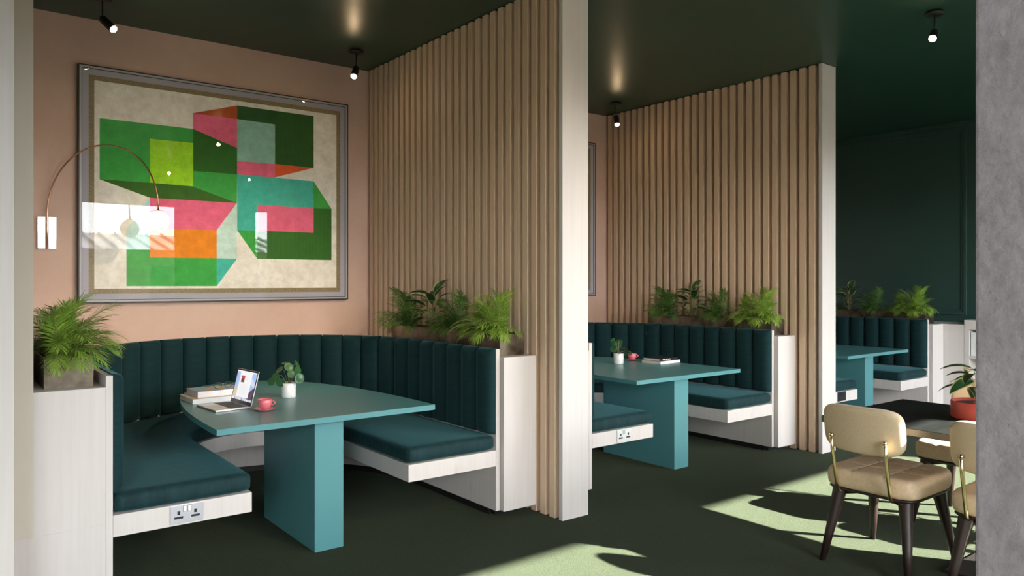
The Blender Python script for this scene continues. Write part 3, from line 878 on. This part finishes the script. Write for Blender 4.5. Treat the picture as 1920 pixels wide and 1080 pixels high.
# pilea in a white pot
def pilea(x, y, label, seed, s=1.0, rz=0, bias=None):
    rnd = random.Random(seed)
    root = thing('potted_pilea', label, 'plant', (x, y, T), rz, group='round leaved plants in white pots')
    MB().lathe([(0, 0), (0.040, 0), (0.0425, 0.004), (0.0445, 0.088), (0.0425, 0.090), (0.040, 0.086), (0.040, 0.078), (0, 0.078)], 0, 0, 36).build('pot', M['pot_white'], root)
    MB().lathe([(0.040, 0.0785), (0.02, 0.081), (0, 0.080)], 0, 0, 24).build('soil', M['soil'], root)
    def round_leaf():
        mb = MB(); n = 20; vs = [(0, 0, -0.004)]; fs = []
        for r_, zz in ((0.5, -0.0015), (0.85, 0.001), (1.0, 0.0)):
            for k in range(n): 
                a = 2 * pi * k / n
                vs.append((0.9 * r_ * cos(a) + 0.12, r_ * sin(a), zz))
        for k in range(n): fs.append((0, 1 + k, 1 + (k + 1) % n))
        for q in range(2):
            for k in range(n): fs.append((1 + q * n + k, 1 + (q + 1) * n + k, 1 + (q + 1) * n + (k + 1) % n, 1 + q * n + (k + 1) % n))
        return MB().add([(a, b_, c_ * 12) for a, b_, c_ in vs], fs, 0, True)
    d = leaf_data('pil', round_leaf, [M['leaf_pilea']])
    st = MB()
    spec = [(-2.9, 0.075, 0.045, .030), (-2.45, 0.050, 0.012, .029), (-0.35, 0.078, 0.040, .036), (2.9, 0.06, 0.085, .028), (2.2, 0.04, 0.12, .027), (-1.2, 0.02, 0.105, .030),
            (0.6, 0.05, 0.12, .026), (1.3, 0.035, 0.10, .026), (3.5, 0.10, 0.02, .028), (-0.9, 0.045, 0.065, .027), (0.1, 0.055, 0.085, .028), (1.9, 0.07, 0.06, .027)]
    for az, r, h, lr in spec:
        # az measured in the view sense: 0 = viewer's right
        A = az - 0.657
        p = Vector((cos(A) * r, sin(A) * r, 0.085 + h))
        st.tube([(cos(A) * .005, sin(A) * .005, 0.078), (p.x * .55, p.y * .55, 0.085 + h * .75 + .018), tuple(p)], [0.0016, 0.0014, 0.0012], 5)
        o = bpy.data.objects.new('leaf', d); COL.objects.link(o); o.parent = root
        o.location = p
        nrm = Vector((cos(A) * 0.7, sin(A) * 0.7 - 0.75, 0.15 + h * 5)).normalized()      # leaves turn to the window light
        nrm = (nrm + Vector((rnd.uniform(-.2, .2), rnd.uniform(-.2, .2), 0))).normalized()
        ox = (Vector((cos(A), sin(A), 0)) * 0.4 + Vector((0, 0, -1))); ox = (ox - nrm * ox.dot(nrm)).normalized()
        nrm = -nrm if nrm.dot(Vector((0, -1, 1))) < 0 else nrm
        o.rotation_euler = Matrix((ox, nrm.cross(ox), nrm)).transposed().to_euler(); o.scale = (lr, lr, lr)
    st.build('stems', M['stem'], root)
    return root
pilea(1.735, 4.50, 'round leaved plant in a speckled white pot beside the laptop', 3)
pilea(1.80 + D, 4.60, 'round leaved plant in a white pot on the middle booth table', 3, rz=2.3)

# ============================================================ CUPS
def cup(x, y, label, rz=0):
    root = thing('cup', label, 'cup', (x, y, T + 0.0075), rz, group='pink cups')
    MB().lathe([(0, 0.001), (0.022, 0.001), (0.024, 0.004), (0.032, 0.012), (0.038, 0.028), (0.040, 0.054), (0.0385, 0.055), (0.0365, 0.053), (0.0345, 0.028), (0.028, 0.012), (0, 0.008)], 0, 0, 36).build('bowl', M['pink_glaze'], root)
    MB().lathe([(0.0363, 0.046), (0, 0.046)], 0, 0, 28).build('coffee', M['coffee'], root)
    A = -0.657
    pts = [(0.037 + 0.019 * sin(pi * i / 10), 0, 0.045 - 0.026 * i / 10 + 0.004 * sin(pi * i / 10)) for i in range(11)]
    pts = [(px * cos(A) - py * sin(A), px * sin(A) + py * cos(A), pz) for px, py, pz in pts]
    MB().tube(pts, 0.0036, 8).build('handle', M['pink_glaze'], root)
    s = MB().lathe([(0, 0.0008), (0.034, 0.0008), (0.036, 0.002), (0.058, 0.0095), (0.0595, 0.011), (0.0575, 0.0115), (0.036, 0.006), (0.026, 0.0045), (0, 0.0045)], 0, 0, 44).build('saucer', M['pink_glaze'], loc=(x, y, T))
    return root, s
c1, s1 = cup(1.455, 4.125, 'pink cup on a saucer beside the laptop')
tag(s1, 'pink saucer under the cup beside the laptop', 'saucer', 'pink saucers')
c2, s2 = cup(5.01, 4.72, 'pink cup behind the white pot on the middle booth table', 0)
tag(s2, 'pink saucer under the cup on the middle booth table', 'saucer', 'pink saucers')

# ============================================================ BOOKS AND GLASSES
def book(x, y, z, w_, d_, h, rz, label, cover, spine=None, group=None, extra=None):
    """origin at the near left corner; width along local x, depth along local y"""
    root = thing('book', label, 'book', (x, y, z), rz, group)
    MB().box(0.003, w_ - 0.003, 0.004, d_ - 0.003, 0.003, h - 0.003).build('pages', M['page'], root)
    c = MB(); c.box(0, w_, 0.002, d_, 0, 0.0028, 0); c.box(0, w_, 0.002, d_, h - 0.0028, h, 0); c.box(0, w_, 0, 0.0025, 0, h, 1)
    o = c.build('cover', [cover, spine or cover], root, bevel=0.0006, seg=1)
    if extra: extra(root, w_, d_, h)
    return root
bk1 = book(1.193, 4.575, T, 0.30, 0.27, 0.0275, 0.02, 'wide white spined book at the bottom of the pair beside the laptop', M['cover_tan'], M['paper_white'], 'books beside the laptop')
bk2 = book(1.233, 4.62, T + 0.0278, 0.275, 0.215, 0.0345, 0.05, 'thick book with a colourful cover under the spectacles', M['cover_blend'], M['paper_white'], 'books beside the laptop')
gl = thing('spectacles', 'tortoiseshell spectacles folded on the colourful book', 'glasses', (1.40, 4.70, T + 0.0278 + 0.0347), 0.25)
GX = M.setdefault('horn', mat('tortoiseshell', (0.05, 0.025, 0.012, 1), 0.2))
for sx in (-1, 1):
    pts = [(sx * 0.034 + 0.024 * cos(2 * pi * i / 20), -0.004, 0.0205 + 0.0185 * sin(2 * pi * i / 20)) for i in range(21)]
    MB().tube(pts, 0.0017, 6, cap=False).build('rim', GX, gl)
    MB().tube([(sx * 0.058, -0.004, 0.024), (sx * 0.060, 0.03, 0.02), (sx * 0.050, 0.10, 0.004), (sx * 0.047, 0.125, 0.002)], 0.0015, 6).build('temple', GX, gl)
MB().tube([(-0.011, -0.004, 0.024), (0, -0.005, 0.028), (0.011, -0.004, 0.024)], 0.0015, 6).build('bridge', M['brass'], gl)
def spine_text(root, w_, d_, h):
    mb = MB(); x = 0.045
    rnd = random.Random(4)
    for wd in (5, 3, 5):
        for k in range(wd):
            mb.box(x, x + 0.0055, -0.0006, 0, 0.007, 0.007 + rnd.choice((0.008, 0.010, 0.010)))
            x += 0.0075
        x += 0.006
    mb.build('spine_lettering', M['paper_white'], root)
bk3 = book(4.955, 4.335, T, 0.275, 0.21, 0.023, 0.05, 'pale book at the bottom of the pair on the middle booth table', M['cover_tan'], M['paper_white'], 'books on the middle booth table')
bk4 = book(4.965, 4.355, T + 0.0233, 0.255, 0.18, 0.021, 0.06, 'dark spined book with white lettering, topmost on the middle booth table', M['cover_dark'], M['cover_dark'], 'books on the middle booth table', spine_text)

# ============================================================ LAPTOP
h1, h2 = Vector((1.386, 4.507, T)), Vector((1.412, 4.229, T))
f1 = Vector((1.188, 4.438, T))
wd = (h2 - h1).length
ax = (h2 - h1).normalized()          # along the hinge
rzl = atan2(ax.y, ax.x)
lp = thing('laptop', 'open silver laptop on the front booth table', 'laptop', (h1.x, h1.y, T), rzl)
dp = 0.196                            # base runs to local -y
b = MB().box(0, wd, -dp, 0, 0.001, 0.0105).build('base', M['alu'], lp, bevel=0.002)
MB().box(0.018, wd - 0.018, -0.105, -0.014, 0.0105, 0.0109).build('keyboard_well', M['key'], lp)
kb = MB()
for r_ in range(5):
    for k in range(13):
        kb.box(0.021 + k * (wd - 0.042) / 13, 0.021 + (k + .86) * (wd - 0.042) / 13, -0.102 + r_ * 0.0172, -0.102 + r_ * 0.0172 + 0.0145, 0.0109, 0.0118)
tag(kb.build('keys', M['key'], lp), kind='stuff')
MB().box(wd / 2 - 0.05, wd / 2 + 0.05, -0.185, -0.118, 0.0105, 0.0107).build('trackpad', flat('trackpad', (0.6, 0.58, 0.58, 1), 0.4), lp)
# lid, hinged at the back, leaning back
lid = thing('lid', None, None); lid.parent = lp
del_keys = [k for k in lid.keys()]
lid.location = (0, 0.0, 0.009); lid.rotation_euler = (radians(-17), 0, 0)
bpy.data.objects.remove(lid)
LH = 0.198
lid = MB().box(0, wd, 0, 0.005, 0, LH).build('lid', M['alu'], lp, bevel=0.0015, loc=(0, 0, 0.009), rot=(radians(-14), 0, 0))
MB().box(0.002, wd - 0.002, -0.0008, 0, 0.002, LH - 0.002).build('bezel', M['cover_dark'], lid)
sm = {n: flat('screen_' + n, c, 0.4, 0.42) for n, c in dict(sky=(0.38, 0.50, 0.78, 1), white=(0.86, 0.86, 0.88, 1), rock=(0.10, 0.06, 0.09, 1), cloud=(0.60, 0.66, 0.80, 1),
      sand=(0.62, 0.52, 0.36, 1), red=(0.42, 0.08, 0.07, 1), grey=(0.45, 0.46, 0.50, 1), dock=(0.62, 0.66, 0.76, 1), dark=(0.04, 0.04, 0.05, 1)).items()}
scn = MB(); nm = list(sm)
# seen from the front the screen's left is local +? : viewer looks along +y with x to the right
x0, x1, z0, z1 = 0.010, wd - 0.010, 0.022, LH - 0.010
def srect(a, b_, c_, d_, n, lay):
    X = lambda q: x0 + (x1 - x0) * q
    Z = lambda q: z0 + (z1 - z0) * q
    y = -0.0010 - 0.0001 * lay
    scn.add([(X(a), y, Z(c_)), (X(b_), y, Z(c_)), (X(b_), y, Z(d_)), (X(a), y, Z(d_))], [(0, 1, 2, 3)], nm.index(n))
def spoly(ps, n, lay):
    y = -0.0010 - 0.0001 * lay
    scn.add([(x0 + (x1 - x0) * a, y, z0 + (z1 - z0) * b_) for a, b_ in ps], [tuple(range(len(ps)))], nm.index(n))
srect(0, 1, 0, 1, 'sky', 0)
spoly([(0, 0), (0.3, 0), (0.3, .2), (0.12, .45), (0, .3)], 'sand', 1)
spoly([(0.7, 0), (1, 0), (1, .48), (0.9, .42), (0.7, .2)], 'rock', 1)
spoly([(0.7, .6), (1, .5), (1, .62), (0.85, .78), (0.7, .75)], 'cloud', 1)
srect(0, 1, .955, 1, 'white', 2)
srect(.18, .78, .10, .95, 'white', 3)
srect(.26, .44, .60, .84, 'red', 4); spoly([(.30, .60), (.40, .60), (.38, .74), (.31, .74)], 'rock', 5)
for k, (a, b_) in enumerate(((.48, .66), (.48, .60), (.48, .64))): srect(a, b_, .80 - k * .05, .812 - k * .05, 'grey', 4)
for k in range(11):
    srect(.25, .70 - (0.12 if k % 4 == 3 else 0), .53 - k * .036, .538 - k * .036, 'grey', 4)
srect(.0, 1, .0, .07, 'dock', 4)
for k in range(13): srect(.05 + k * .07, .095 + k * .07, .015, .055, ('white', 'red', 'sky', 'grey', 'sand')[k % 5], 5)
scn.build('screen', [sm[n] for n in nm], lid)

# ============================================================ STONE TABLE, CHAIRS, BIG POT
st = thing('stone_table', 'black stone topped table behind the cream chairs', 'table', (4.20, 1.15, 0))
hx_, hy_ = 0.455, 1.01
MB().prism([(-hx_, -hy_), (hx_, -hy_), (hx_, hy_), (-hx_, hy_)], T - 0.034, T).build('table_top', [M['black_marble']], st, bevel=0.002)
tag(MB().box(-hx_ - 0.001, hx_ + 0.001, -hy_ - 0.001, hy_ + 0.001, T - 0.034, T - 0.002).build('edge_band', M['stone_edge'], st), 'grey brown edge')
MB().box(-0.05, 0.05, -0.42, 0.42, 0.02, T - 0.034).build('pedestal', M['black'], st, bevel=0.004)
MB().box(-0.22, 0.22, -0.5, 0.5, 0, 0.02).build('foot_plate', M['black'], st, bevel=0.004)

def chair():
    root = thing('upholstered_chair', '', 'chair', (0, 0, 0), group='cream upholstered chairs at the stone table')
    # seat, faces +x
    def groove(x, y):
        d = 0
        for gy_ in (-0.083, 0.083): d = max(d, 0.009 * math.exp(-((y - gy_) / 0.009) ** 2))
        for gx_ in (-0.06, 0.10): d = max(d, 0.009 * math.exp(-((x - gx_) / 0.009) ** 2))
        pb = 0
        for gy_ in (-0.083, 0.083):
            for gx_ in (-0.06, 0.10):
                pb = max(pb, 0.010 * math.exp(-(((x - gx_) ** 2 + (y - gy_) ** 2) / 0.025 ** 2)))
        return d + pb
    s = MB().pillow(0.244, 0.234, 0.052, 60, sq=6.5, ep=22, eq=2.8, groove=groove, cen=(0, 0, 0.440)).build('seat', M['seat_fab'], root)
    pp = [];
    sm_ = MB()
    for gy_ in (-0.083, 0.083): sm_.tube([(x * 0.224 / 8, gy_, 0.440 + 0.050 * (1 - abs(x / 8 * .95) ** 13) ** .42 - 0.0025) for x in range(-8, 9)], 0.0016, 6)
    for gx_ in (-0.06, 0.10): sm_.tube([(gx_, y * 0.214 / 8, 0.440 + 0.050 * (1 - abs(y / 8 * .95) ** 13) ** .42 - 0.0025) for y in range(-8, 9)], 0.0016, 6)
    per = []
    for i in range(65):
        a = 2 * pi * i / 64; k = (abs(cos(a)) ** 6.5 + abs(sin(a)) ** 6.5) ** (-1 / 6.5)
        per.append((0.2365 * cos(a) * k, 0.2265 * sin(a) * k, 0.470))
    sm_.tube(per, 0.0022, 6, cap=False)
    sm_.build('seams', flat('light_piping', (0.80, 0.68, 0.50, 1), 0.6), s)
    MB().pillow(0.236, 0.226, 0.012, 20, sq=6.5, ep=14, eq=2.2, cen=(0, 0, 0.3865)).build('seat_pan', M['dark_wood'], root)
    # back pad, tilted slightly, curved round the sitter
    R = Matrix.Rotation(radians(-99), 3, 'Y')   # local z -> -x
    MB().pillow(0.120, 0.204, 0.028, 44, sq=4.4, ep=12, eq=2.4, bend=-0.75, cen=(-0.292, 0, 0.713), R=R).build('backrest', M['linen'], root)
    for sy in (-1, 1):
        y = sy * 0.135
        p = MB()
        p.tube([(-0.215, y, 0.383), (-0.246, y, 0.381), (-0.266, y, 0.396), (-0.274, y, 0.43), (-0.312, y, 0.60), (-0.3265, y, 0.675)], 0.009, 10, 0)
        p.tube([(-0.312, y, 0.672), (-0.332, y, 0.675)], 0.010, 12, 0)
        p.build('back_rod', M['brass'], root)
    for sx in (-1, 1):
        for sy in (-1, 1):
            top = Vector((sx * 0.175, sy * 0.165, 0.388)); ft = Vector((sx * 0.262 if sx < 0 else 0.262, sy * 0.218, 0.0))
            l = MB()
            pts = [top + (ft - top) * t for t in (0, 0.08, 0.3, 0.6, 1.0)]
            l.tube(pts, [0.036, 0.034, 0.028, 0.0225, 0.016], 12, 0)
            l.build('leg', M['dark_wood'], root)
    ap = MB()
    for sx in (-1, 1): ap.tube([(sx * 0.175, -0.165, 0.362), (sx * 0.165, -0.08, 0.374), (sx * 0.165, 0.08, 0.374), (sx * 0.175, 0.165, 0.362)], [0.022, 0.014, 0.014, 0.022], 10)
    for sy in (-1, 1): ap.tube([(-0.175, sy * 0.165, 0.362), (-0.08, sy * 0.158, 0.374), (0.08, sy * 0.158, 0.374), (0.175, sy * 0.165, 0.362)], [0.022, 0.014, 0.014, 0.022], 10)
    ap.build('under_frame', M['dark_wood'], root)
    return root
ch1 = chair()
ch1.location = (3.94, 1.898, 0)
ch1['label'] = 'cream padded chair with brass back rods, whole chair in front at the stone table'
ch2 = dup(ch1, 0.0, 'cream padded chair cut off by the concrete column', dy=-0.608)
ch3 = dup(ch1, 0.0, 'cream chair on the far side of the stone table behind the red pot'); ch3.location = (4.95, 1.905, 0); ch3.rotation_euler = (0, 0, pi)
ch4 = dup(ch3, 0.0, 'cream chair at the stone table hidden behind the column', dy=-0.608)

pot = thing('plant_pot', 'wide red glazed pot holding the yellow edged plant on the stone table', 'pot', (4.305, 1.61, T))
MB().lathe([(0, 0.0), (0.118, 0.0), (0.126, 0.004), (0.129, 0.012), (0.129, 0.088), (0.1265, 0.090), (0.122, 0.088), (0.122, 0.074), (0, 0.074)], 0, 0, 56).build('pot_body', M['terracotta'], pot)
MB().lathe([(0.122, 0.0745), (0.05, 0.078), (0, 0.078)], 0, 0, 30).build('soil', M['soil'], pot)
variegated(4.305, 1.61, T + 0.076, 'plant with yellow edged leaves growing in the red pot', 17, 1.25, 12, rise=(0.3, 0.9), hgt=(0.06, 0.15))

# ============================================================ CONCRETE COLUMN
tag(box('concrete_column', M['concrete'], 0.85, 1.2, -0.35, 0.3223, 0, C, bevel=0.004), 'rough grey concrete column at the right edge of the view', 'column')

# ============================================================ BOOKCASE AT THE FAR RIGHT
bc = thing('bookcase', 'pale bookcase with open shelves against the green wall at the right', 'bookcase', (8.85, 3.455, 0))
def bcb(mb, x0, x1, y0, y1, z0, z1): mb.box(x0, x1, y0, y1, z0, z1)
b = MB(); bcb(b, 0, 0.5, -0.048, 0.0, 0, 1.037); bcb(b, 0, 0.5, -1.6, -1.57, 0, 1.037); bcb(b, 0.48, 0.5, -1.57, -0.048, 0, 1.0)
bcb(b, 0, 0.5, -1.57, -0.048, 0.935, 1.037)
b.build('carcass', M['white_ash'], bc, bevel=0.001)
for z in (0.62, 0.30, 0.05):
    MB().box(0.002, 0.48, -1.57, -0.048, z, z + 0.035).build('shelf', M['white_ash'], bc)
for k in range(4):
    y = 3.455 - 0.052 - 0.075 * (k + 1)
    t = thing('ring_binder', 'white ring binder on the bookcase shelf, %s' % ('nearest the white ledge', 'second from the white ledge', 'third from the white ledge', 'fourth from the white ledge')[k], 'binder', (8.87, y, 0.6555), group='ring binders')
    MB().box(0, 0.27, 0, 0.068, 0, 0.25).build('cover', M['paper_white'], t, bevel=0.002)
